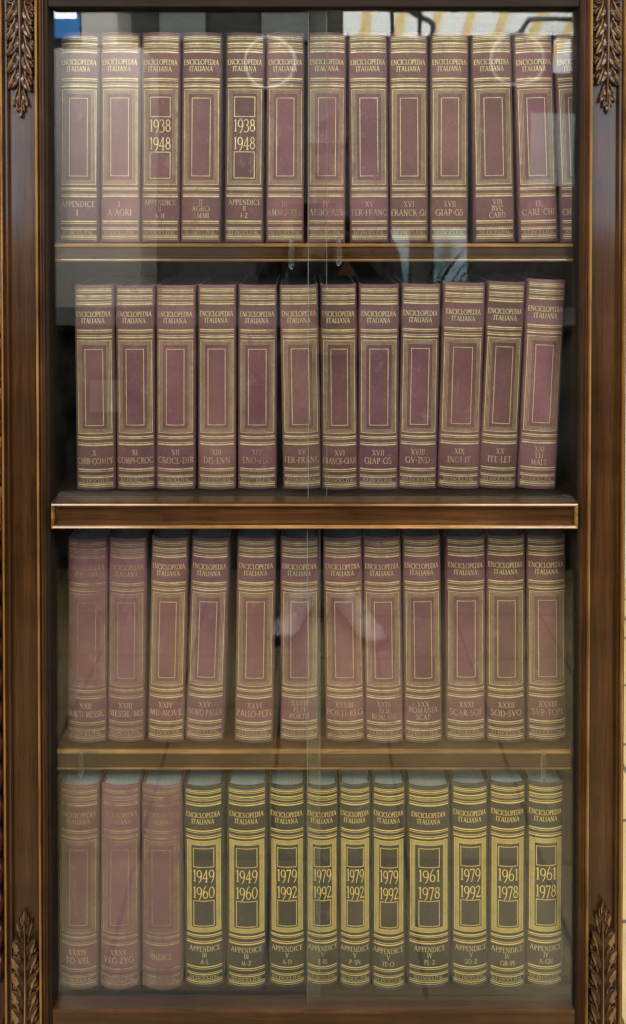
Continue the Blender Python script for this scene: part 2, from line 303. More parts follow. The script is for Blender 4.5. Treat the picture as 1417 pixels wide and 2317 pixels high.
# ------------------------------------------------------------------ lettering: a small Roman capital face made of strokes
TH, TN, SF = 0.125, 0.065, 0.05
def seg(x0, y0, x1, y1, w=TH): return ('l', x0, y0, x1, y1, w)
def arc(cx, cy, rx, ry, a0, a1, tk=TH, tn=TN): return ('a', cx, cy, rx, ry, a0, a1, tk, tn)
def ser(x, y, w=0.27): return ('l', x - w / 2, y + (SF / 2 if y < 0.5 else -SF / 2), x + w / 2, y + (SF / 2 if y < 0.5 else -SF / 2), SF)
def stem(x): return [seg(x, 0, x, 1), ser(x, 0), ser(x, 1)]
G = {
 'I': (0.34, stem(0.17)),
 'E': (0.60, stem(0.17) + [seg(0.17, 0.97, 0.50, 0.97, TN), seg(0.17, 0.52, 0.44, 0.52, TN), seg(0.17, 0.03, 0.53, 0.03, TN), seg(0.50, 1, 0.50, 0.82, SF), seg(0.53, 0, 0.55, 0.2, SF)]),
 'F': (0.56, stem(0.17) + [seg(0.17, 0.97, 0.50, 0.97, TN), seg(0.17, 0.52, 0.43, 0.52, TN), seg(0.50, 1, 0.50, 0.80, SF)]),
 'L': (0.58, stem(0.17) + [seg(0.17, 0.03, 0.52, 0.03, TN), seg(0.52, 0, 0.54, 0.2, SF)]),
 'H': (0.82, stem(0.17) + stem(0.65) + [seg(0.17, 0.52, 0.65, 0.52, TN)]),
 'N': (0.86, [seg(0.15, 0, 0.15, 1, TN), ser(0.15, 0), ser(0.13, 1, 0.2), seg(0.15, 1, 0.69, 0, TH), seg(0.69, 0, 0.69, 1, TN), ser(0.69, 1)]),
 'M': (1.02, [seg(0.18, 0, 0.22, 1, TN), ser(0.18, 0), seg(0.22, 1, 0.51, 0.05, TH), seg(0.51, 0.05, 0.80, 1, TN), seg(0.80, 1, 0.84, 0, TH), ser(0.84, 0)]),
 'C': (0.80, [arc(0.46, 0.5, 0.37, 0.48, 45, 315), seg(0.72, 0.92, 0.72, 0.72, SF)]),
 'O': (0.96, [arc(0.48, 0.5, 0.40, 0.48, 0, 360)]),
 'G': (0.88, [arc(0.47, 0.5, 0.38, 0.48, 45, 325), seg(0.76, 0.05, 0.76, 0.44, TH), ser(0.76, 0.46, 0.25), seg(0.73, 0.92, 0.73, 0.72, SF)]),
 'D': (0.86, stem(0.17) + [arc(0.34, 0.5, 0.42, 0.47, -90, 90), seg(0.17, 0.97, 0.36, 0.97, TN), seg(0.17, 0.03, 0.36, 0.03, TN)]),
 'P': (0.64, stem(0.17) + [arc(0.30, 0.73, 0.25, 0.24, -90, 90), seg(0.17, 0.97, 0.31, 0.97, TN), seg(0.17, 0.49, 0.31, 0.49, TN)]),
 'R': (0.74, stem(0.17) + [arc(0.30, 0.74, 0.24, 0.23, -90, 90), seg(0.17, 0.97, 0.31, 0.97, TN), seg(0.17, 0.51, 0.31, 0.51, TN), seg(0.34, 0.5, 0.72, 0.02, TH)]),
 'B': (0.68, stem(0.17) + [arc(0.30, 0.75, 0.22, 0.22, -90, 90), arc(0.32, 0.28, 0.26, 0.25, -90, 90), seg(0.17, 0.97, 0.31, 0.97, TN), seg(0.17, 0.53, 0.32, 0.53, TN), seg(0.17, 0.03, 0.33, 0.03, TN)]),
 'A': (0.82, [seg(0.12, 0, 0.41, 1, TN), seg(0.41, 1, 0.70, 0, TH), seg(0.22, 0.35, 0.60, 0.35, TN), ser(0.12, 0, 0.2), ser(0.71, 0, 0.22)]),
 'V': (0.82, [seg(0.12, 1, 0.41, 0, TH), seg(0.41, 0, 0.70, 1, TN), ser(0.12, 1, 0.22), ser(0.70, 1, 0.2)]),
 'X': (0.80, [seg(0.14, 1, 0.66, 0, TH), seg(0.66, 1, 0.14, 0, TN), ser(0.14, 1, 0.2), ser(0.66, 1, 0.2), ser(0.14, 0, 0.2), ser(0.66, 0, 0.2)]),
 'Y': (0.76, [seg(0.12, 1, 0.38, 0.48, TH), seg(0.38, 0.48, 0.64, 1, TN), seg(0.38, 0, 0.38, 0.5, TH), ser(0.38, 0), ser(0.12, 1, 0.2), ser(0.64, 1, 0.2)]),
 'K': (0.78, stem(0.17) + [seg(0.22, 0.48, 0.64, 1, TN), seg(0.34, 0.6, 0.72, 0, TH), ser(0.64, 1, 0.2)]),
 'T': (0.72, [seg(0.36, 0, 0.36, 1), ser(0.36, 0), seg(0.06, 0.97, 0.66, 0.97, TN), seg(0.06, 1, 0.05, 0.8, SF), seg(0.66, 1, 0.67, 0.8, SF)]),
 'S': (0.58, [arc(0.29, 0.75, 0.19, 0.225, 35, 270, 0.09, 0.075), arc(0.29, 0.265, 0.21, 0.25, -150, 90, 0.10, 0.085), seg(0.47, 0.92, 0.47, 0.74, SF), seg(0.09, 0.08, 0.09, 0.26, SF)]),
 'U': (0.82, [seg(0.17, 0.35, 0.17, 1), seg(0.65, 0.3, 0.65, 1, TN), arc(0.41, 0.32, 0.24, 0.29, 180, 360), ser(0.17, 1), ser(0.65, 1, 0.2)]),
 'Z': (0.72, [seg(0.10, 0.965, 0.62, 0.965, TN), seg(0.60, 0.97, 0.10, 0.03, TH), seg(0.08, 0.035, 0.64, 0.035, TN), seg(0.10, 1, 0.10, 0.82, SF), seg(0.64, 0, 0.64, 0.2, SF)]),
 '1': (0.40, [seg(0.22, 0, 0.22, 1, 0.10), ser(0.22, 0, 0.24), seg(0.07, 0.84, 0.22, 0.98, 0.05)]),
 '9': (0.62, [arc(0.29, 0.66, 0.22, 0.30, 0, 360, 0.095, 0.06), arc(0.06, 0.62, 0.47, 0.80, -68, 8, 0.09, 0.06)]),
 '6': (0.62, [arc(0.31, 0.31, 0.22, 0.29, 0, 360, 0.095, 0.06), arc(0.58, 0.36, 0.49, 0.80, 112, 188, 0.09, 0.06)]),
 '0': (0.64, [arc(0.31, 0.5, 0.24, 0.47, 0, 360, 0.095, 0.055)]),
 '8': (0.58, [arc(0.28, 0.75, 0.165, 0.22, 0, 360, 0.085, 0.06), arc(0.28, 0.27, 0.21, 0.25, 0, 360, 0.095, 0.06)]),
 '3': (0.54, [arc(0.22, 0.74, 0.19, 0.23, -70, 150, 0.09, 0.055), arc(0.21, 0.23, 0.24, 0.29, -140, 85, 0.095, 0.055)]),
 '4': (0.62, [seg(0.40, -0.08, 0.40, 1, 0.10), seg(0.40, 0.98, 0.05, 0.28, 0.055), seg(0.03, 0.27, 0.58, 0.27, 0.07), ser(0.40, -0.06, 0.24)]),
 '7': (0.56, [seg(0.05, 0.955, 0.50, 0.955, 0.09), seg(0.48, 0.95, 0.18, -0.1, 0.085), seg(0.05, 1, 0.05, 0.80, SF)]),
 '2': (0.56, [arc(0.24, 0.72, 0.20, 0.25, -30, 160, 0.09, 0.06), seg(0.41, 0.60, 0.08, 0.06, 0.075), seg(0.06, 0.045, 0.50, 0.045, 0.09), seg(0.50, 0, 0.52, 0.16, SF)]),
 '-': (0.40, [seg(0.08, 0.42, 0.32, 0.42, 0.085)]),
 '.': (0.26, [seg(0.13, 0.0, 0.13, 0.13, 0.13)]),
 '*': (0.50, [seg(0.25, 0.36, 0.25, 0.50, 0.14)]),
 ' ': (0.34, []),
}
def strokes(ch):
    """polygons (lists of quads in glyph space) of one glyph"""
    for st in G[ch][1]:
        if st[0] == 'l':
            _, x0, y0, x1, y1, w = st
            dx, dy = x1 - x0, y1 - y0; n = math.hypot(dx, dy); px, py = -dy / n * w / 2, dx / n * w / 2
            yield [[(x0 + px, y0 + py), (x0 - px, y0 - py)], [(x1 + px, y1 + py), (x1 - px, y1 - py)]]
        else:
            _, cx, cy_, rx, ry, a0, a1, tk, tn = st
            n = max(6, int(abs(a1 - a0) / 20)); rows = []
            for k in range(n + 1):
                a = R(a0 + (a1 - a0) * k / n); c, s_ = math.cos(a), math.sin(a)
                w = (tn + (tk - tn) * abs(c) ** 1.3) / 2
                rows.append([(cx + (rx + 0 - 0) * c + w * c, cy_ + ry * s_ + w * s_), (cx + rx * c - w * c, cy_ + ry * s_ - w * s_)])
            yield rows

class Spine:
    """lays bands, frames and lettering on the rounded back of a book"""
    def __init__(s, mb, w, b): s.mb, s.hw, s.b, s.k = mb, w / 2, b, 0
    def y(s, x): return -s.b * (1 - min(1, abs(x / s.hw)) ** 2.2)
    def lift(s): s.k += 1; return 0.00022 + 0.0000018 * (s.k % 90)
    def rect(s, x0, x1, z0, z1, m):
        o = s.lift(); n = max(1, int(abs(x1 - x0) / 0.005))
        rows = [[(x, s.y(x) - o, z) for x in [x0 + (x1 - x0) * k / n for k in range(n + 1)]] for z in (z0, z1)]
        s.mb.grid(rows, m, True)
    def frame(s, x0, x1, z0, z1, t, m):
        s.rect(x0, x1, z1 - t, z1, m); s.rect(x0, x1, z0, z0 + t, m); s.rect(x0, x0 + t, z0 + t, z1 - t, m); s.rect(x1 - t, x1, z0 + t, z1 - t, m)
    def text(s, txt, z, h, m, maxw, track=0.0, cx=0.0, sx=0.92):
        wd = sum(G[c][0] + track for c in txt) * h * sx
        if wd > maxw: sx *= maxw / wd; wd = maxw
        x = cx - wd / 2
        for c in txt:
            for rows in strokes(c):
                o = s.lift()
                pts = []
                for (ax, ay), (bx, by) in rows:
                    X0, X1 = x + ax * h * sx, x + bx * h * sx
                    pts.append([(X0, s.y(X0) - o - 0.00012, z + ay * h), (X1, s.y(X1) - o - 0.00012, z + by * h)])
                s.mb.grid(pts, m, False)
            x += (G[c][0] + track) * h * sx

# ------------------------------------------------------------------ books
BULGE = 0.0085
def make_book(loc, w, H, lean, lines, years, dark, label, dull=False, depth=0.238, toff=0.0, yaw=0.0):
    root = empty('book', loc, label, 'book', 'black and gold appendix volumes' if dark else 'maroon encyclopedia volumes')
    root.rotation_euler = (0, lean, yaw)
    cl = M['black'] if dark else M['maroon']
    hw = w / 2; U = H / 476.0
    mb = MB(); sp = Spine(mb, w, BULGE)
    # rounded cloth back: outer skin, turned head and tail, inner skin
    N = 18; xs = [-hw + w * k / N for k in range(N + 1)]
    prof = [(0.0, 0.0022, 1), (0.0008, 0.0007, 1), (0.0022, 0.0, 1)] + [(H * k / 7, 0.0, 1) for k in range(1, 7)] + [(H - 0.0022, 0.0, 1), (H - 0.0007, 0.0006, 1), (H, 0.0020, 1), (H - 0.0004, 0.0040, 1)]
    rows = [[(x, sp.y(x) + e, z) for x in xs] for z, e, _ in prof]
    rows = [[(-hw + 0.0016, 0.0055, z)] + r + [(hw - 0.0016, 0.0055, z)] for r, (z, e, _) in zip(rows, prof)]
    mb.grid(rows, 0, True)
    gm, fm = 1, 2
    jit = random.uniform(-0.0005, 0.0005)
    fx = w * 0.455                                   # half width of the bands
    def band(off, t): z = H - off * U + jit; sp.rect(-fx, fx, z - t * U / 2, z + t * U / 2, gm)
    for o_, t_ in ((9.2, 1.0), (12.8, 2.0), (16.8, 1.1), (25.2, 2.6), (29.5, 1.0), (33, 1.2), (39.8, 1.2), (44.3, 2.8),
                   (104.5, 2.6), (108.8, 1.2), (116.8, 1.2), (121.3, 2.8),
                   (352, 2.6), (356, 1.2), (365.8, 1.2), (370.3, 2.8),
                   (427, 2.5), (431.5, 1.2), (441.5, 1.1), (445.2, 2.2), (458.5, 1.1), (462.5, 2.3), (467, 1.1)): band(o_, t_)
    k = 1.0 if w > 0.055 else 0.93
    for i, t_ in enumerate((1.7, 1.0, 0.95, 0.9, 0.9, 0.8) if dark else (1.4, 0.65, 0.5, 0.45)):
        ins = ((0, 2.9, 4.8, 6.6, 8.2, 9.7) if dark else (0, 3.5, 6.5, 9.4))[i] * U
        fw = w * 0.437 - ins * k
        sp.frame(-fw, fw, H - 344 * U + ins + jit, H - 128 * U - ins + jit, t_ * U * k, gm)
    z = lambda o_: H - o_ * U + jit
    tc = -0.0008
    sp.text('ENCICLOPEDIA', z(73), 11.6 * U, gm, w * 0.90, 0.0, tc, 0.84)
    sp.text('ITALIANA', z(88), 11.2 * U, gm, w * 0.70, 0.02, tc, 0.88)
    if years:
        bw = min(w * 0.272, 24.6 * U)
        sp.frame(-bw, bw, z(191), z(145.5), 1.4 * U, gm)
        sp.frame(-bw, bw, z(330), z(269.5), 1.4 * U, gm)
        sp.text(years[0], z(224), 27.5 * U, gm, bw * 2.12, 0.0, 0, 0.92)
        sp.text(years[1], z(264), 27.5 * U, gm, bw * 2.12, 0.0, 0, 0.92)
    else:
        bw = w * 0.235
        sp.frame(-bw, bw, z(325), z(148), 1.2 * U, gm)
    n = len(lines)
    if n == 3: pos = ((390, 12.0), (403.5, 10.8), (419.5, 10.8)) if lines[0] == 'APPENDICE' else ((390, 12), (404.5, 12.2), (420, 12.2))
    elif n == 2: pos = ((394, 12.5), (414, 14.0))
    elif n == 1: pos = ((405, 13.5),)
    else: pos = ()
    for t_, (o_, h_) in zip(lines, pos): sp.text(t_, z(o_), h_ * U, fm, w * 0.93, 0.03, toff, 0.95)
    sp.text('IST.ENCICL.ITAL.', z(456), 7.6 * U, fm, w * 0.86, 0.03, 0, 1.0)
    spine = mb.build('spine', [cl, M['gold' if dark else 'gilt_dull' if dull else 'gilt'], M['gold_fade' if dark else 'gilt_fade']], root)
    for sgn in (-1, 1):
        b = MB(); x0, x1 = sorted((sgn * (hw - 0.0005), sgn * (hw - 0.0036)))
        b.box(x0, x1, 0.0065, depth, 0.0, H, 0, 0.0008); b.build('board', cl, root)
    # page block: rounded back, concave fore edge, set a little lower than the boards
    p = MB(); pw = hw - 0.0044; zt = H - 0.0045; zb = 0.0035
    xs = [-pw + 2 * pw * k / 12 for k in range(13)]
    ring = [(x, 0.003 - (BULGE - 0.002) * (1 - (x / pw) ** 2)) for x in xs] + [(x, depth - 0.006 - 0.006 * (1 - (x / pw) ** 2)) for x in xs[::-1]]
    a = p.add([(x, y, zb) for x, y in ring]); c = p.add([(x, y, zt) for x, y in ring]); L = len(ring)
    for k_ in range(L): p.face((a[k_], a[(k_ + 1) % L], c[(k_ + 1) % L], c[k_]), 0)
    p.face(a[::-1], 0); p.face(c, 0); p.build('page_block', M['pages'], root)
    h = MB(); h.tube([(x, 0.0045 - (BULGE - 0.002) * (1 - (x / pw) ** 2), zt + 0.0012) for x in xs], 0.0013, 0, 8)
    h.build('headband', M['headband'], root)
    return root

D_FRAME_TOP = at(705, 17).z
SH_D = 0.033                       # front edge of the two inner shelves
z_sh1 = at(705, 551, SH_D).z       # shelf tops
z_mid = at(705, 1132, 0.004).z
z_sh3 = at(705, 1698, SH_D).z
z_bot = at(705, 2284, 0.004).z

BY = 0.060                         # depth of the spine edges
ROWS = [
 (z_sh1, 78, 'on the top shelf', [
  (137, 226, 134, 224, ['APPENDICE', 'I'], None, 0), (229, 318, 228, 318, ['I', 'A-AGRI'], None, 0),
  (322, 409, 320, 407, ['APPENDICE', 'II', 'A*H'], ('1938', '1948'), 0), (412, 505, 410, 499, ['II', 'AGRO', 'AMMI'], None, 0),
  (512, 600, 508, 596, ['APPENDICE', 'II', 'I*Z'], ('1938', '1948'), 0), (604, 690, 602, 688, ['III', 'AMMO-ARB'], None, 0),
  (697, 785, 696, 781, ['IV', 'ARBO-ASS'], None, 0), (788, 877, 792, 880, ['XV', 'FER-FRANC'], None, 0),
  (880, 968, 883, 969, ['XVI', 'FRANCK-GI'], None, 0), (973, 1062, 974, 1058, ['XVII', 'GIAP-GS'], None, 0),
  (1066, 1156, 1073, 1166, ['VIII', 'BVC', 'CARD'], None, 0), (1161, 1249, 1175, 1264, ['IX', 'CARE-CHI'], None, 0),
  (1254, 1343, 1270, 1359, ['X', 'CHIB-COMPE'], None, 0)]),
 (z_mid, None, 'on the second shelf', [
  (168, 258, 175, 262, ['X', 'CHIB-COMPE'], None, 644), (261, 351, 267, 352, ['XI', 'COMPI-CROC'], None, 645),
  (353, 444, 355, 441, ['XII', 'CROCE-DIR'], None, 645), (447, 536, 450, 533, ['XIII', 'DIS-ENN'], None, 644),
  (539, 628, 539, 626, ['XIV', 'ENO-FEO'], None, 644), (631, 721, 642, 727, ['XV', 'FER-FRANC'], None, 644),
  (723, 809, 730, 809, ['XVI', 'FRANCK-GIAN'], None, 643), (811, 905, 811, 900, ['XVII', 'GIAP-GS'], None, 643),
  (908, 999, 902, 986, ['XVIII', 'GV-IND'], None, 642), (1002, 1100, 990, 1083, ['XIX', 'INDI-IT'], None, 639),
  (1102, 1191, 1083, 1166, ['XX', 'ITE-LET'], None, 637), (1193, 1282, 1171, 1257, ['XXI', 'LEI', 'MALT'], None, 632)]),
 (z_sh3, None, 'on the third shelf', [
  (154, 245, 153, 243, ['XXII', 'MALTI-MESSIC'], None, 1215), (246, 334, 245, 326, ['XXIII', 'MESSIL-MS'], None, 1215),
  (343, 428, 335, 416, ['XXIV', 'MU-NOVE'], None, 1214), (435, 521, 420, 505, ['XXV', 'NOVG-PALEN'], None, 1214),
  (537, 626, 531, 618, ['XXVI', 'PALEO-PETE'], None, 1213), (635, 723, 634, 722, ['XXVII', 'PETI', 'PORTH'], None, 1213),
  (731, 819, 737, 827, ['XXVIII', 'PORTI-REG'], None, 1213), (820, 908, 828, 912, ['XXIX', 'REH', 'ROMANI'], None, 1212),
  (910, 997, 916, 1001, ['XXX', 'ROMANIA', 'SCAP'], None, 1210), (1009, 1098, 1008, 1099, ['XXXI', 'SCAR-SOF'], None, 1210),
  (1100, 1188, 1101, 1188, ['XXXII', 'SOD-SVO'], None, 1209), (1190, 1280, 1193, 1282, ['XXXIII', 'SVP-TOPI'], None, 1208)]),
 (z_bot, None, 'on the bottom shelf', [
  (136, 227, 136, 222, ['XXXIV', 'TO-VEL'], None, 1773), (230, 318, 228, 315, ['XXXV', 'VEG-ZYG'], None, 1772),
  (321, 411, 322, 413, ['INDICI'], None, 1773), (417, 505, 420, 508, ['APPENDICE', 'III', 'A*L'], ('1949', '1960'), 1773),
  (513, 605, 515, 604, ['APPENDICE', 'III', 'M*Z'], ('1949', '1960'), 1772), (608, 691, 611, 691, ['APPENDICE', 'V', 'A*D'], ('1979', '1992'), 1772),
  (693, 766, 693, 766, ['APPENDICE', 'V', 'E*IS'], ('1979', '1992'), 1772), (768, 839, 768, 840, ['APPENDICE', 'V', 'P*SN'], ('1979', '1992'), 1770),
  (842, 918, 842, 917, ['APPENDICE', 'V', 'IT*O'], ('1979', '1992'), 1770), (921, 1019, 922, 1018, ['APPENDICE', 'IV', 'PL*Z'], ('1961', '1978'), 1774),
  (1021, 1105, 1022, 1104, ['APPENDICE', 'V', 'SO*Z'], ('1979', '1992'), 1768), (1107, 1190, 1106, 1188, ['APPENDICE', 'IV', 'GR*PI'], ('1961', '1978'), 1766),
  (1192, 1277, 1191, 1272, ['APPENDICE', 'IV', 'A*GN'], ('1961', '1978'), 1766)]),
]
PYB = {0: 545, 1: 1102, 2: 1677, 3: 2225}
for ri, (zs, top, where, books) in enumerate(ROWS):
    for bi, (tl, tr_, bl, br_, lines, years, py) in enumerate(books):
        py = py or 75
        dy = BY + random.uniform(-0.003, 0.003) - (0.012 if ri == 3 else 0)
        A, B = at(tl, py, dy), at(tr_, py, dy); P, Q = at(bl, PYB[ri], dy), at(br_, PYB[ri], dy)
        w = ((B.x - A.x) + (Q.x - P.x)) / 2 - 0.0010
        H = (A.z - zs); tx, bx = (A.x + B.x) / 2, (P.x + Q.x) / 2
        lean = math.atan2(tx - bx, H)
        lift = abs(math.sin(lean)) * w / 2
        H = (H - lift) / math.cos(lean)
        dark = bool(years) and ri == 3
        txt = ' '.join(lines).replace('*', '-')
        if ri == 0 and bi == 12: label = 'maroon volume half hidden behind the frame at the right end of the top shelf'
        elif dark: label = 'black and gold volume dated %s %s lettered %s %s' % (years[0], years[1], txt, where)
        else: label = 'maroon encyclopedia volume %slettered %s %s' % ('dated 1938 1948 ' if years else '', txt, where)
        make_book((bx, dy, zs + lift + 0.0003), w, H, lean, lines, years, dark, label, dull=(ri == 3 and not dark) or (ri == 2 and bi < 2),
                  toff=(0.004 if ri == 0 and bi == 10 else random.uniform(-0.001, 0.001)), yaw=R(random.uniform(-0.8, 0.8)))

# ------------------------------------------------------------------ bookcase
case = empty('bookcase', (0, 0, 0), 'dark wooden bookcase with sliding glass doors, gold rubbed mouldings and carved corner leaves', 'bookcase')
PM = 1130                                              # photo row at which the uprights were measured
X = lambda px, y=0.0: at(px, PM, y).x
ZT, ZB = at(705, -33).z, 0.10                          # top of what is built, top of plinth
def stile(prof, flip):
    """upright with a moulded profile: (photo px, forward mm, slot)"""
    mb = MB(); z0, z1 = ZB, ZT
    row = []; slots = []
    for px, p, m in prof: row.append((X(px), -p / 1000.0)); slots.append(m)
    nz = 8; rows = [[(x, y, z0 + (z1 - z0) * k / nz) for x, y in row] for k in range(nz + 1)]
    mb.grid(rows, 0, False, False, slots[:-1])
    for zz in (0, nz): mb.face(mb.add(rows[zz]), 0)
    return mb.build('stile', [M['wood_v'], M['rub_v'], M['mid_v'], M['inner']], case, True)
SL = [(3, -40, 0), (3.5, -1, 0), (5, 2, 0), (8.0, 3, 2), (9.3, 7, 1), (10.6, 9, 1), (12.2, 9.5, 1), (13.8, 8, 0), (14.8, 3, 0), (16, 0.5, 0), (20, 0.5, 0), (20.7, 2.6, 2), (22.4, 2.6, 2), (23.2, -2, 0), (25, -6, 0),
      (83.5, -6, 0), (85.3, -4, 0), (86.3, 2, 0), (87.2, 7, 1), (88.6, 9.6, 1), (90.8, 10.2, 1), (92.8, 8.6, 0), (93.8, 3.5, 0), (95, 3, 0), (96, 5.4, 2), (98.2, 5.8, 2), (99.6, 4.0, 0), (100.6, 1.2, 2), (102.6, 1.4, 0), (104, -1, 3), (106.5, -3, 3), (111, -4, 3), (112.2, -6, 3), (112.2, -40, 3)]
stL = stile(SL, False)
# the right upright mirrors the left one about the middle of the opening
SR = [(1420.5 - px if px > 60 else 1420.5 - px - 2.0, p, m) for px, p, m in SL]
mats = [m for _, _, m in SR]
SR = [(px, p, mats[max(0, k - 1)] if k else 0) for k, (px, p, m) in enumerate(SR)][::-1]
stR = stile([(px, p, SR[k + 1][2] if k + 1 < len(SR) else 0) for k, (px, p, _) in enumerate(SR)], True)
XL, XR = X(112.2), X(1308.3)
XIL, XIR = XL - 0.012, XR + 0.012
DEP = 0.345
# carcass
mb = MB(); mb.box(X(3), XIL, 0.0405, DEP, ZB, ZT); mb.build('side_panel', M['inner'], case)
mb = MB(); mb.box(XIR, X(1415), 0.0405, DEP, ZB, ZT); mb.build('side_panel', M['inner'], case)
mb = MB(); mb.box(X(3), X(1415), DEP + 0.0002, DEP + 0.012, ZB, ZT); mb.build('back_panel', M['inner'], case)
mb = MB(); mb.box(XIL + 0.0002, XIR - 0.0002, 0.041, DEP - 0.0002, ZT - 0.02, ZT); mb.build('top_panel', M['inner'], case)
# top rail
zt0 = at(705, 15, 0).z
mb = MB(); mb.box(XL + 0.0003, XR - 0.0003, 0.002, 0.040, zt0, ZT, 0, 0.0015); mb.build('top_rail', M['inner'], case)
mb = MB(); zc0 = at(705, -34, 0).z
cp = [(0.0405, zc0, 0), (-0.012, zc0, 0), (-0.016, zc0 + 0.012, 1), (-0.030, zc0 + 0.018, 0), (-0.055, zc0 + 0.040, 0), (-0.070, zc0 + 0.050, 1), (-0.078, zc0 + 0.052, 0), (-0.078, zc0 + 0.085, 0), (0.0405, zc0 + 0.085, 0)]
rows = [[(x, y, z) for y, z, _ in cp] for x in (X(3) - 0.05, X(1415) + 0.05)]
mb.grid(rows, 0, False, True, [m for _, _, m in cp])
for q_ in rows: mb.face(mb.add(q_), 0)
mb.build('cornice', [M['wood_h'], M['mid_h']], case, True)
def board_with_nose(name, x0, x1, yf, yb, ztop, zlow, mats):
    """shelf whose front edge is moulded: bead, hollow, flat face, hollow, bead"""
    h = ztop - zlow
    pr = [(yb, ztop, 0), (yf + 0.004, ztop, 1), (yf + 0.001, ztop - 0.001, 1), (yf - 0.0012, ztop - 0.0030, 1), (yf - 0.0008, ztop - 0.0052, 0), (yf + 0.002, ztop - 0.0066, 0), (yf + 0.0022, ztop - 0.0082, 0),
          (yf + 0.0022, zlow + 0.0098, 0), (yf + 0.0008, zlow + 0.0092, 2), (yf + 0.0006, zlow + 0.0076, 0), (yf + 0.002, zlow + 0.0066, 0), (yf - 0.0004, zlow + 0.0050, 1), (yf - 0.0012, zlow + 0.0032, 1), (yf, zlow + 0.0012, 0), (yf + 0.003, zlow, 0), (yb, zlow, 0)]
    mb = MB(); n = 6
    rows = [[(x0 + (x1 - x0) * k / n, y, z) for y, z, _ in pr] for k in range(n + 1)]
    mb.grid(rows, 0, False, True, [m for _, _, m in pr])
    for r in (rows[0], rows[-1]): mb.face(mb.add(r), 0)
    return mb.build(name, mats, case, True)
HM = [M['inner'], M['rub_h'], M['mid_h']]
HM2 = [M['wood_h'], M['rub_h'], M['mid_h']]
board_with_nose('shelf', XIL + 0.0003, XIR - 0.0003, SH_D, DEP - 0.0003, z_sh1, at(705, 593, SH_D).z, HM2)
board_with_nose('shelf', XIL + 0.0003, XIR - 0.0003, SH_D, DEP - 0.0003, z_sh3, at(705, 1743, SH_D).z, HM2)
# middle rail: a mitred raised frame round a sunk panel, carrying the second shelf
zr1, zr0 = z_mid - 0.0012, at(705, 1195, 0).z
mb = MB()
prf = [(0.0, -0.028, 0), (0.0, 0.003, 0), (0.0012, 0.0062, 1), (0.0030, 0.0074, 1), (0.0050, 0.0062, 1), (0.0062, 0.0030, 0), (0.0075, -0.0005, 2), (0.0105, -0.0040, 0)]
def ring(t, p):
    return [(XL + 0.003 + t, -p, zr0 + t), (XR - 0.0008 - t, -p, zr0 + t), (XR - 0.0008 - t, -p, zr1 - t), (XL + 0.003 + t, -p, zr1 - t)]
ids = [mb.add(ring(t, p)) for t, p, _ in prf]
for k, (a, c) in enumerate(zip(ids, ids[1:])):
    for j in range(4): mb.face((a[j], a[(j + 1) % 4], c[(j + 1) % 4], c[j]), prf[k][2])
mb.face(ids[-1], 2); mb.face(ids[0], 0)
mb.build('middle_rail', [M['wood_h'], M['rub_h'], M['mid_h']], case, True)
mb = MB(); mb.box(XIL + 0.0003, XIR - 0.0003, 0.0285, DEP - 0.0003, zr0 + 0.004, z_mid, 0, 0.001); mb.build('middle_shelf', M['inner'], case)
# bottom shelf and rail
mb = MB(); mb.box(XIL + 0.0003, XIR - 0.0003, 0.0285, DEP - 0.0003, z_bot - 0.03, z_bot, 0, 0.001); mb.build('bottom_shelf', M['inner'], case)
board = MB()
zb1 = z_bot - 0.0006
pr = [(0.028, zb1, 0), (0.0045, zb1, 2), (0.002, zb1 - 0.0012, 2), (0.0012, zb1 - 0.0035, 0), (0.0035, zb1 - 0.0055, 0), (0.0035, ZB, 0), (0.028, ZB, 0)]
rows = [[(XL + 0.0003 + (XR - XL - 0.0006) * k / 4, y, z) for y, z, _ in pr] for k in range(5)]
board.grid(rows, 0, False, True, [m for _, _, m in pr])
for r in (rows[0], rows[-1]): board.face(board.add(r), 0)
board.build('bottom_rail', [M['wood_h'], M['rub_h'], M['mid_h']], case, True)
# plinth with a stepped, sloping moulding
mb = MB()
x0, x1 = X(3), X(1415)
steps = [(0.000, 0.1002, 0), (0.006, 0.0995, 1), (0.012, 0.094, 0), (0.016, 0.086, 0), (0.030, 0.078, 1), (0.034, 0.070, 0), (0.036, 0.004, 0)]
rr = [mb.add([(x0 - e, -e - 0.012, z), (x1 + e, -e - 0.012, z), (x1 + e, DEP + 0.013, z), (x0 - e, DEP + 0.013, z)]) for e, z, _ in steps]
for k, (a, c) in enumerate(zip(rr, rr[1:])):
    for j in range(4): mb.face((a[j], c[j], c[(j + 1) % 4], a[(j + 1) % 4]), steps[k][2])
mb.face(rr[0], 0); mb.face(rr[-1][::-1], 0)
mb.build('plinth', [M['wood_h'], M['mid_h']], case, True)

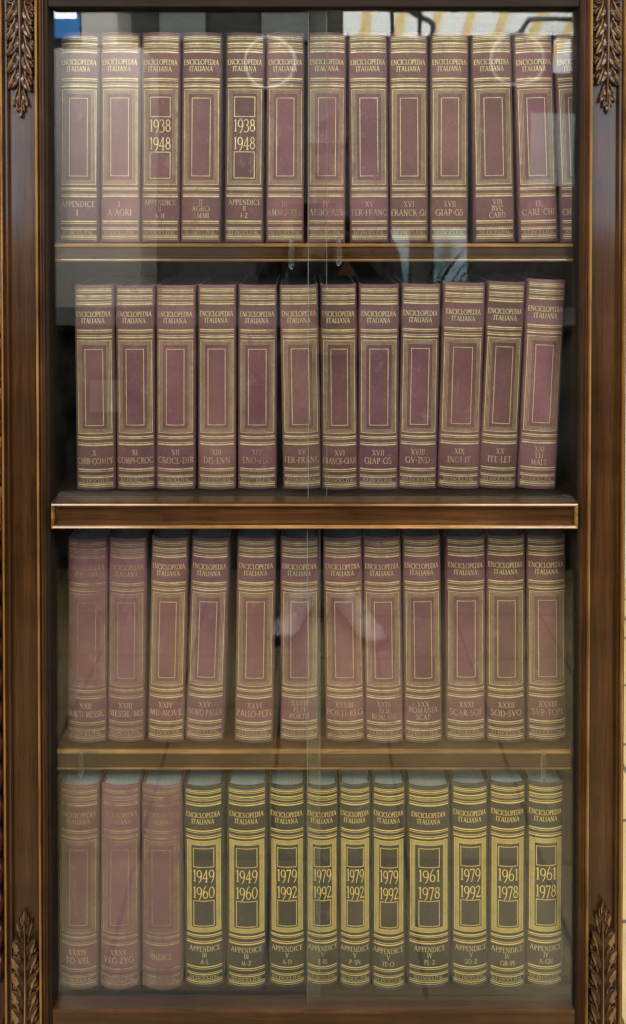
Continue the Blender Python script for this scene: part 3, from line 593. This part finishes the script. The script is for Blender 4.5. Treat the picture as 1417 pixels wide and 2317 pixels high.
# carved acanthus leaves: stem, paired sickle lobes with a raised outer ridge, a three-lobed tip
def lobe(mb, P0, P1, P2, wmax, h0, h1, o, outer):
    n = 12; rows = []
    for k in range(n + 1):
        t = k / n
        c = P0 * (1 - t) ** 2 + P1 * 2 * t * (1 - t) + P2 * t ** 2
        d = ((P1 - P0) * (1 - t) + (P2 - P1) * t).normalized(); nrm = Vector((-d.y, d.x))
        w = wmax * (0.30 + 0.70 * math.sin(math.pi * min(1, t * 0.62 + 0.20))) * (1 - t ** 5) ** 0.6 + 0.0002
        h = h0 + (h1 - h0) * math.sin(t * math.pi * 0.62) + 0.0012 * math.sin(t * 17 + P0.y * 300)
        base = -0.001
        sec = [(-1.0, base), (-0.88, h * 0.52), (-0.50, h * 0.66), (-0.10, h * 0.50), (0.25, h * 0.62), (0.52, h * 0.95), (0.70, h * 1.0), (0.88, h * 0.80), (1.0, base)]
        if outer < 0: sec = [(-a, b) for a, b in sec[::-1]]
        rows.append([(c.x + nrm.x * a * w, -(b), c.y + nrm.y * a * w) for a, b in sec])
    rows = [[(x, y + o, z) for x, y, z in r] for r in rows]
    mt = [0, 0, 0, 0, 0, 1, 0, 0]
    if outer < 0: mt = mt[::-1]
    mb.grid(rows[:7], 0, True, False, mt)
    m2 = [0, 0, 0, 0, 1, 1, 1, 0]
    mb.grid(rows[6:], 0, True, False, m2[::-1] if outer < 0 else m2)
def leaf(cx, zroot, ztip, W, pairs, parent, y0):
    mb = MB(); L = ztip - zroot; sg = 1 if L > 0 else -1; L = abs(L)
    q = lambda u, v: Vector((cx + u, zroot + sg * v))
    for i in range(pairs):
        f = i / pairs
        v0 = L * (-0.03 + 0.74 * f); ln = L * (0.245 - 0.05 * f)
        for s in (-1, 1):
            wv = W * (1.04 if f < 0.7 else 0.92) * random.uniform(0.94, 1.0)
            st = random.uniform(-0.003, 0.003)
            # a hollow back lobe tucked behind, a small side tip, then the broad curling lobe in front
            lobe(mb, q(s * 0.003, v0 + ln * 0.05), q(s * wv * 0.50, v0 + ln * 0.30 + st), q(s * wv * 1.0, v0 + ln * 0.52 + st), 0.0066, 0.003, 0.0060, y0, -s * sg)
            lobe(mb, q(s * wv * 0.30, v0 + ln * 0.42), q(s * wv * 0.62, v0 + ln * 0.60 + st), q(s * wv * 0.98, v0 + ln * 0.74 + st), 0.0042, 0.004, 0.0100, y0, -s * sg)
            lobe(mb, q(s * 0.003, v0 + ln * 0.08), q(s * wv * 0.20, v0 + ln * 0.72 + st), q(s * wv * 0.92, v0 + ln * 1.02 + st), 0.0074, 0.006, 0.0150, y0, -s * sg)
    for s in (-1, 1):
        lobe(mb, q(s * 0.002, L * 0.74), q(s * W * 0.22, L * 0.84), q(s * W * 0.55, L * 0.905), 0.0046, 0.005, 0.011, y0, -s * sg)
        lobe(mb, q(s * 0.001, L * 0.83), q(s * W * 0.12, L * 0.90), q(s * W * 0.28, L * 0.95), 0.0034, 0.005, 0.009, y0, -s * sg)
    lobe(mb, q(0, L * 0.84), q(0.0005, L * 0.92), q(0, L * 1.0), 0.0042, 0.006, 0.010, y0, 1)
    # stem
    rows = []
    for k in range(15):
        t = k / 14; w = 0.0052 * (1 - t) + 0.0016; h = 0.012 - 0.003 * t; c = q(0.0006 * math.sin(t * 4), L * 0.9 * t)
        rows.append([(c.x - w, y0, c.y), (c.x - w * 0.6, y0 - h * 0.75, c.y), (c.x - w * 0.15, y0 - h, c.y), (c.x + w * 0.15, y0 - h, c.y), (c.x + w * 0.6, y0 - h * 0.75, c.y), (c.x + w, y0, c.y)])
    mb.grid(rows, 0, True, False, [0, 0, 1, 0, 0])
    # scroll eyes at the root
    for s in (-1, 1):
        c = q(s * W * 0.62, L * 0.015); pts = []
        for k in range(22):
            a = k / 21 * 3.6 * math.pi; r = W * 0.34 * (1 - k / 25)
            pts.append((c.x + s * r * math.cos(a), y0 - 0.004 - 0.005 * k / 21, c.y + sg * r * math.sin(a)))
        mb.tube(pts, [0.0030 - 0.0012 * k / 21 for k in range(22)], 0, 8)
    return mb.build('carved_leaf', [M['carve'], M['carve_hi']], parent, True)
PY = 0.0060
for st_, pxs in ((stL, (52, 56)), (stR, (1367, 1364))):
    a = at(pxs[0], 0, PY)
    leaf(X((54 if st_ is stL else 1366.5), PY), at(54, -4, PY).z, at(54, 268 if st_ is stL else 258, PY).z, 0.0215, 5, st_, PY)
    leaf(X((54.5 if st_ is stL else 1366.0), PY), at(54, 2330, PY).z, at(54, 2052 if st_ is stL else 2032, PY).z, 0.0215, 5, st_, PY)

# sliding glass doors
def pane(pxl, pxr, z0, z1, y0, t=0.005):
    x0, x1 = X(pxl, y0), X(pxr, y0); c = 0.0011
    mb = MB()
    f = mb.add([(x0 + c, y0, z0), (x1 - c, y0, z0), (x1 - c, y0, z1), (x0 + c, y0, z1)])
    e = mb.add([(x0, y0 + c, z0), (x1, y0 + c, z0), (x1, y0 + c, z1), (x0, y0 + c, z1)])
    g = mb.add([(x0, y0 + t - c, z0), (x1, y0 + t - c, z0), (x1, y0 + t - c, z1), (x0, y0 + t - c, z1)])
    b = mb.add([(x0 + c, y0 + t, z0), (x1 - c, y0 + t, z0), (x1 - c, y0 + t, z1), (x0 + c, y0 + t, z1)])
    mb.face(f, 0); mb.face(b[::-1], 0)
    for p, q_ in ((f, e), (e, g), (g, b)):
        for j in (1, 3): mb.face((p[(j + 1) % 4], p[j], q_[j], q_[(j + 1) % 4]), 1)
    for j in (0, 2): mb.face([f[j], e[j], g[j], b[j], b[(j + 1) % 4], g[(j + 1) % 4], e[(j + 1) % 4], f[(j + 1) % 4]], 1)
    return mb.build('glass_door', [M['glass'], M['glass_edge']], case, True)
def pull(par, px, py0, py1, y0):
    a, b = at(px, py0, y0), at(px, py1, y0); cx = a.x; cz = (a.z + b.z) / 2; hl = abs(a.z - b.z) / 2; hw_ = 0.0046
    mb = MB(); rows = []
    for k, (s, h) in enumerate(((1.0, 0.0), (0.96, 0.0012), (0.80, 0.0022), (0.55, 0.0017), (0.25, 0.0012))):
        r = []
        for j in range(28):
            an = 2 * math.pi * j / 28; ex, ez = math.cos(an), math.sin(an)
            r.append((cx + hw_ * s * ex, y0 - 0.0003 - h, cz + (hl - hw_) * (1 if ez > 0 else -1) * (abs(ez) ** 0.35) + hw_ * s * ez))
        rows.append(r)
    ids = mb.grid(rows, 0, True, True); mb.face(ids[-1], 0, True); mb.face(ids[0][::-1], 0)
    mb.build('finger_pull', M['clear'], par, True)
YF, YB_ = 0.0120, 0.0205
zu0, zu1 = z_mid - 0.008, zt0 + 0.006
zl0, zl1 = z_bot - 0.010, zr0 + 0.006
ul = pane(108, 740, zu0, zu1, YB_); ur = pane(697, 1313, zu0, zu1, YF)
ll = pane(108, 725, zl0, zl1, YB_); lr = pane(695, 1313, zl0, zl1, YF)
pull(ul, 659, 539, 610, YB_); pull(ur, 767, 536, 602, YF); pull(lr, 1231, 1697, 1768, YF); pull(ll, 184, 1700, 1762, YB_)

# ------------------------------------------------------------------ floor, walls and what stands at the sides
mb = MB(); mb.face(mb.add([(-7, -9, 0), (7, -9, 0), (7, 7, 0), (-7, 7, 0)])); tag(mb.build('floor', M['tiles']), kind='structure')
mb = MB(); mb.box(0.2, 6, 2.0, 2.1, 0.0, 3.2); tag(mb.build('wall', M['cream']), kind='structure')
sb = empty('sideboard', (0, 0, 0), 'red brown carved wooden cabinet glimpsed left of the bookcase', 'cabinet')
sx1 = at(8, 1000, 0.10).x
mb = MB(); mb.box(sx1 - 0.9, sx1, 0.115, 0.55, 0.0, 1.24, 0, 0.004); mb.build('body', M['red_dark'], sb)
mb = MB(); mb.box(sx1 - 0.93, sx1 + 0.001, 0.09, 0.56, 1.2405, 1.265, 0, 0.006); mb.build('top', M['red_wood'], sb)
for k in range(4):
    a, b = 1.235 - 0.085 * k, 1.235 - 0.085 * k - 0.078
    mb = MB(); mb.box(sx1 - 0.86, sx1 - 0.0005, 0.094, 0.1148, b, a, 0, 0.006); mb.box(sx1 - 0.84, sx1 - 0.0015, 0.086, 0.0939, b + 0.014, a - 0.014, 0, 0.004)
    mb.build('drawer_front', M['red_wood'], sb)
mb = MB()
for k in range(14):
    zc_ = 0.86 - 0.055 * k; mb.tube([(sx1 - 0.016, 0.112, zc_ + 0.025), (sx1 - 0.008, 0.100, zc_ + 0.006), (sx1 - 0.012, 0.102, zc_ - 0.018), (sx1 - 0.04, 0.108, zc_ - 0.024)], [0.004, 0.008, 0.007, 0.004], 0, 8)
mb.build('carving', M['red_dark'], sb)

# ------------------------------------------------------------------ the place behind the camera, seen only in the glass
YW = -4.5; KX = (D - YW) / F
wx = lambda px, V=D - YW: (px - AX) / F * V
wz = lambda py, V=D - YW: ZC - (py - 480) / F * V
def wall_with_holes(name, x0, x1, z0, z1, y0, y1, holes, mat):
    xs = sorted({x0, x1, *[h[0] for h in holes], *[h[1] for h in holes]}); zs = sorted({z0, z1, *[h[2] for h in holes], *[h[3] for h in holes]})
    mb = MB()
    for a, b in zip(xs, xs[1:]):
        for c, d in zip(zs, zs[1:]):
            mx, mz = (a + b) / 2, (c + d) / 2
            if any(h[0] < mx < h[1] and h[2] < mz < h[3] for h in holes): continue
            mb.box(a, b, y0, y1, c, d)
    return mb.build(name, mat)
holes = [(wx(775), wx(1308), wz(82), wz(19)), (wx(1252), wx(1300), wz(166), wz(84)), 
         (wx(866), wx(926), wz(640), wz(520)), (wx(985), wx(1064), wz(640), wz(520)), (wx(876), wx(926), wz(722), wz(692)),
         (wx(-430), wx(70), wz(520), wz(-260)), (wx(1325), wx(1820), wz(520), wz(-260))]
wl = wall_with_holes('shop_wall', -4.2, 4.2, 0, 5.0, YW - 0.12, YW, holes, M['shop_wall']); tag(wl, kind='structure')
mb = MB(); mb.face(mb.add([(-7, -8.6, -0.5), (7, -8.6, -0.5), (7, -8.6, 7), (-7, -8.6, 7)])); tag(mb.build('sky', M['sky']), kind='structure')
aw = empty('awning', (0, 0, 0), 'white and ochre striped awning outside the window, reflected in the upper right glass', 'awning')
mb = MB(); rows = [[(-0.6 + 3.4 * k / 24, -4.66 - 2.1 * t, 3.55 - 0.80 * t - 0.02 * math.sin(t * 3.14) + 0.012 * math.cos(k * 1.57)) for k in range(25)] for t in (0, 0.25, 0.5, 0.75, 1.0)]
mb.grid(rows, 0, True); mb.build('canvas', M['stripes'], aw)
mb = MB(); mb.tube([(0.55, -4.64, 2.95), (0.98, -5.6, 2.98), (1.05, -6.7, 2.70)], 0.022); mb.tube([(2.1, -4.64, 2.80), (1.75, -5.5, 3.0), (1.70, -6.7, 2.70)], 0.022); mb.build('folding_arm', M['grey'], aw)
tag(wall_with_holes('window_frame', wx(771), wx(1311), wz(84), wz(15), YW - 0.05, YW - 0.02, [(wx(775) + 0.01, wx(885), wz(82), wz(19)), (wx(885) + 0.03, wx(948), wz(82), wz(19)), (wx(948) + 0.02, wx(1308) - 0.01, wz(82), wz(19))], M['dark']), 'dark frame of the shop window reflected high in the right glass', 'window frame')
# pale block added for the hazy veil, grey panels and a boxed carton against that wall (upper left reflections)
def block(name, x0, x1, y0, y1, z0, z1, mat, label, cat):
    mb = MB(); mb.box(x0, x1, y0, y1, z0, z1, 0, 0.006); return tag(mb.build(name, mat), label, cat)
V2 = D + 3.9
block('pale_veil_block', wx(60, V2), wx(318, V2), -4.45, -3.9, 0.02, wz(106, V2), M['white'], 'tall pale block added as a hazy veil, reflected over the first books of the top shelf', 'block')
block('carton', wx(182, V2), wx(262, V2), -4.3, -3.9, wz(103, V2), wz(-8, V2), M['white'], 'pale carton standing on top of the reflected pale block', 'carton')
block('grey_panel', wx(362), wx(470), -4.48, -4.44, wz(96), wz(-10), M['grey'], 'grey wall panel reflected above the third and fourth book', 'panel')
block('grey_panel', wx(596), wx(695), -4.48, -4.44, wz(96), wz(-10), M['grey'], 'grey wall panel reflected left of the glass overlap', 'panel')
M['turq'] = plain('turquoise_window_light', (0.50, 0.66, 0.64), 0.5, 0.05, 3)  # brightness of a window pane put into a flat turquoise colour
block('window_stand_in', wx(1197), wx(1300), -4.49, -4.45, wz(425), wz(258), M['turq'], 'added turquoise stand-in for a window pane, reflected over the last book of the top shelf', 'panel')
block('blue_glow_panel', wx(104), wx(181), -4.49, -4.44, wz(84), wz(8), emit('blue_glow', (0.10, 0.34, 0.85), 4.0), 'added glowing blue panel reflected in the top left corner of the glass', 'glow panel')  # added emitter for the blue window brightness
block('white_glow_strip', wx(106), wx(179), -4.43, -4.38, wz(46), wz(27), emit('white_glow', (0.9, 0.95, 1.0), 14.0), 'added glowing white strip reflected in the top left corner of the glass', 'glow strip')  # added emitter for the white strip above the blue
M['leaf'] = plain('dark_leaf', (0.05, 0.09, 0.035), 0.5, 0.3, 30)
M['hedge'] = plain('grey_green_hedge', (0.10, 0.15, 0.08), 0.8, 0.5, 9)
pl = empty('potted_plant', (0.62, -4.1, 0), 'strap leaved potted plant silhouetted against the small reflected windows', 'plant')
mb = MB(); mb.tube([(0, 0, 0.0), (0, 0, 0.30), (0, 0, 0.32)], [0.11, 0.15, 0.155], 0, 20); mb.build('pot', M['dark'], pl)
mb = MB()
for k in range(34):
    a = k * 2.399; l = 0.42 + 0.30 * random.random(); tz = 0.70 + 0.35 * random.random(); rows = []
    for q_ in range(7):
        t = q_ / 6; c = Vector((math.cos(a) * l * t * 0.8, math.sin(a) * 0.22 * t, 0.32 + tz * (t * 1.5 - 0.62 * t * t))); w_ = 0.022 * (1 - t) ** 0.6 + 0.001; n_ = Vector((-math.sin(a), math.cos(a), 0.3)) * w_
        rows.append([c - n_, c + Vector((0, 0, -0.006)), c + n_])
    mb.grid(rows, 0, True)
mb.build('leaves', M['leaf'], pl)
def dimming():
    m = bpy.data.materials.new('dimming_glass'); m.use_nodes = True; nt = m.node_tree; nt.nodes.clear()
    out = nt.nodes.new('ShaderNodeOutputMaterial'); t = nt.nodes.new('ShaderNodeBsdfTranslucent'); x = nt.nodes.new('ShaderNodeBsdfTransparent'); mx = nt.nodes.new('ShaderNodeMixShader')
    n = noise(nt, coords(nt, (9, 9, 5)), 1.0, 5, 0.6, 0.8); nt.links.new(ramp(nt, n, [(0.35, (0.30, 0.38, 0.36)), (0.65, (0.78, 0.84, 0.84))]), t.inputs[0])
    mx.inputs[0].default_value = 0.90; nt.links.new(x.outputs[0], mx.inputs[1]); nt.links.new(t.outputs[0], mx.inputs[2]); nt.links.new(mx.outputs[0], out.inputs[0]); return m
M['dimming'] = dimming()  # unseen panes added to soften and dim the low windows
for a_, b_, c_, d_, w_ in ((862, 930, 644, 516, 'narrow tall'), (981, 1068, 644, 516, 'wide'), (872, 930, 726, 688, 'low square')):
    mb = MB(); mb.box(wx(a_), wx(b_), YW - 0.132, YW - 0.1215, wz(c_), wz(d_)); tag(mb.build('dimming_pane', M['dimming']), w_ + ' frosted pane added, mirrored under the right half of the top shelf', 'added pane')
V3 = D + 2.05
ct = empty('counter', (0, 0, 0), 'dark shop counter reflected in the middle of the glass', 'counter')
mb = MB(); mb.box(-2.1, 2.1, -2.6, -2.05, 0.0, 0.97, 0, 0.004); mb.build('body', M['dark'], ct)
mb = MB(); mb.box(-2.14, 2.14, -2.63, -2.01, 0.9705, 1.0, 0, 0.004); mb.build('counter_top', M['dark'], ct)
block('card', wx(196, V3), wx(268, V3), -2.049, -2.045, wz(942, V3), wz(868, V3), M['white'], 'blank white card on the front of the reflected counter', 'card')
# two round wall clocks, seen as pale rings
def clock(px, py, label):
    V = D + 4.3; cx, cz = wx(px, V), wz(py, V); y = -4.3
    r = empty('wall_clock', (cx, y, cz), label, 'clock', 'wall clocks in the reflection')
    mb = MB(); mb.tube([(0, 0, 0), (0, -0.03, 0)], 0.165, 0, 40); mb.build('face', M['clock_face'], r)
    mb = MB(); mb.tube([(0.17 * math.cos(a), 0.004, 0.17 * math.sin(a)) for a in [2 * math.pi * k / 40 for k in range(41)]], 0.012, 0, 8); mb.build('rim', M['clock_rim'], r)
    mb = MB()
    for k in range(12):
        a = math.pi / 6 * k; p = Vector((math.sin(a), 0, math.cos(a)))
        mb.tube([p * 0.125 + Vector((0, 0.003, 0)), p * 0.148 + Vector((0, 0.003, 0))], 0.004, 0, 6)
    mb.build('hour_mark', M['clock_rim'], r)
    mb = MB(); mb.box(-0.02, 0.02, -0.21, -0.031, -0.02, 0.02); mb.build('bracket', M['dark'], r)
clock(611, 140, 'round wall clock reflected over the fifth and sixth top books'); clock(1172, 136, 'round wall clock reflected over the top right books')

# ------------------------------------------------------------------ the photographer, mirrored in the glass
def skin_body(name, chains, mat, parent, root=(0, 0, 0), lv=1):
    """chains: lists of (x, y, z, rx, ry); points closer than 1 mm are shared"""
    pts, rad, edges = [], [], []
    def idx(p):
        for k, q_ in enumerate(pts):
            if (Vector(q_) - Vector(p[:3])).length < 0.001: return k
        pts.append(tuple(p[:3])); rad.append((p[3], p[4] if len(p) > 4 else p[3])); return len(pts) - 1
    for c in chains:
        ii = [idx(p) for p in c]; edges += list(zip(ii, ii[1:]))
    me = bpy.data.meshes.new(name); me.from_pydata(pts, edges, []); o = bpy.data.objects.new(name, me); C.objects.link(o); o.parent = parent
    o.modifiers.new('skin', 'SKIN')
    d = me.skin_vertices[0].data
    for k, r_ in enumerate(rad): d[k].radius = r_
    d[min(range(len(pts)), key=lambda k: (Vector(pts[k]) - Vector(root)).length)].use_root = True
    m_ = o.modifiers.new('smooth', 'SUBSURF'); m_.levels = lv; m_.render_levels = lv
    me.materials.append(mat); return o
pelvis = (0.06, -1.83, 0.95, 0.15, 0.11)
belly, chest, neck = (0.06, -1.82, 1.12, 0.13, 0.095), (0.06, -1.82, 1.32, 0.15, 0.10), (0.06, -1.80, 1.47, 0.055, 0.055)
legs = [[pelvis, (0.06 + s_ * 0.10, -1.83, 0.86, 0.085), (0.06 + s_ * 0.10, -1.77, 0.49, 0.060), (kx, ky, 0.10, 0.040)] for s_, kx, ky in ((1, 0.118, -1.70), (-1, -0.032, -1.70))]
arms, hands = [], []
for s_ in (1, -1):
    wr = (s_ * 0.085 + 0.0, -1.47, 1.375, 0.027)
    arms.append([chest, (0.06 + s_ * 0.19, -1.82, 1.38, 0.055), (0.06 + s_ * 0.23, -1.70, 1.16, 0.042), wr])
    pm = (s_ * 0.080, -1.40, 1.425, 0.024, 0.014); hands.append([wr, pm])
    for k in range(4):
        zf = 1.452 - 0.017 * k; ln = (0.030, 0.034, 0.033, 0.026)[k]
        hands.append([pm, (s_ * 0.083, -1.378 + 0.004, zf, 0.0085), (s_ * (0.083 - ln * 0.55), -1.368 - 0.0, zf + 0.002, 0.0078), (s_ * (0.083 - ln), -1.3745, zf + 0.003, 0.0065)])
    hands.append([pm, (s_ * 0.070, -1.405, 1.448, 0.010), (s_ * 0.060, -1.402, 1.468, 0.0085), (s_ * 0.052, -1.399, 1.480, 0.007)])
body = skin_body('person', [[pelvis, belly, chest, neck, (0.06, -1.785, 1.555, 0.062, 0.07), (0.06, -1.78, 1.63, 0.075, 0.092), (0.06, -1.785, 1.695, 0.055, 0.07)]] + legs + arms + hands, M['skin'], None, pelvis[:3])
tag(body, 'person in dark clothes and pale shoes holding up a phone, mirrored in the glass', 'person')
grow = lambda ch, e: [[(*p[:3], *(q_ + e for q_ in p[3:])) for p in c] for c in ch]
skin_body('trousers', grow(legs, 0.014), M['trouser'], body, pelvis[:3])
skin_body('sweater', grow([[pelvis, belly, chest, (0.06, -1.81, 1.42, 0.07, 0.06)]] + arms, 0.012), M['sweater'], body, pelvis[:3])
skin_body('hair', [[(0.06, -1.83, 1.60, 0.06), (0.06, -1.815, 1.68, 0.078, 0.085), (0.06, -1.78, 1.73, 0.05)]], M['hair'], body, (0.06, -1.815, 1.68))
def shoe(heel, toe):
    h, t = Vector((*heel, 0)), Vector((*toe, 0)); f = (t - h).normalized(); sd = Vector((f.y, -f.x, 0)); L = (t - h).length
    up, so = MB(), MB()
    prof = ((0.0, 0.026, 0.060), (0.05, 0.034, 0.080), (0.22, 0.036, 0.095), (0.40, 0.036, 0.085), (0.58, 0.042, 0.062), (0.78, 0.046, 0.048), (0.92, 0.036, 0.038), (1.0, 0.014, 0.026))
    rows, base = [], []
    for u, wd, ht in prof:
        c = h + f * (L * u)
        rows.append([c + sd * (wd * math.cos(a)) + Vector((0, 0, 0.022 + (ht - 0.022) * max(0, math.sin(a)) ** 0.7)) for a in [math.pi * k / 10 for k in range(11)]])
        base.append([c + sd * (1.06 * wd * math.cos(a)) + Vector((0, 0, 0.002 + 0.022 * (math.sin(a) > -0.01))) for a in (0, 1.2, 1.94, math.pi, math.pi + 0.01, 2 * math.pi - 0.01)])
    ids = up.grid(rows, 0, True); up.face(ids[0], 0); up.face(ids[-1][::-1], 0)
    for k in range(5):
        c = h + f * (L * (0.44 + 0.06 * k)); z_ = 0.080 - 0.007 * k
        up.tube([c - sd * 0.026 + Vector((0, 0, z_ - 0.004)), c + Vector((0, 0, z_ + 0.005)), c + sd * 0.026 + Vector((0, 0, z_ - 0.004))], 0.003, 0, 6)
    up.build('shoe', M['shoe'], body, True)
    ids = so.grid(base, 0, False, True); so.face(ids[0], 0); so.face(ids[-1][::-1], 0)
    tc = h + f * (L * 0.965)
    so.tube([tc + sd * (0.036 * math.cos(a)) + f * (0.012 * math.sin(a)) + Vector((0, 0, 0.022)) for a in [math.pi * k / 10 for k in range(11)]], 0.012, 0, 8)
    so.build('shoe_sole', M['sole'], body, True)
shoe((0.105, -1.74), (0.222, -1.425)); shoe((-0.02, -1.74), (-0.105, -1.43))
mb = MB(); mb.box(-0.078, 0.078, -1.396, -1.388, 1.405, 1.480, 0, 0.003)
tag(mb.build('smartphone', M['phone']), 'black smartphone held sideways by the mirrored person', 'phone')
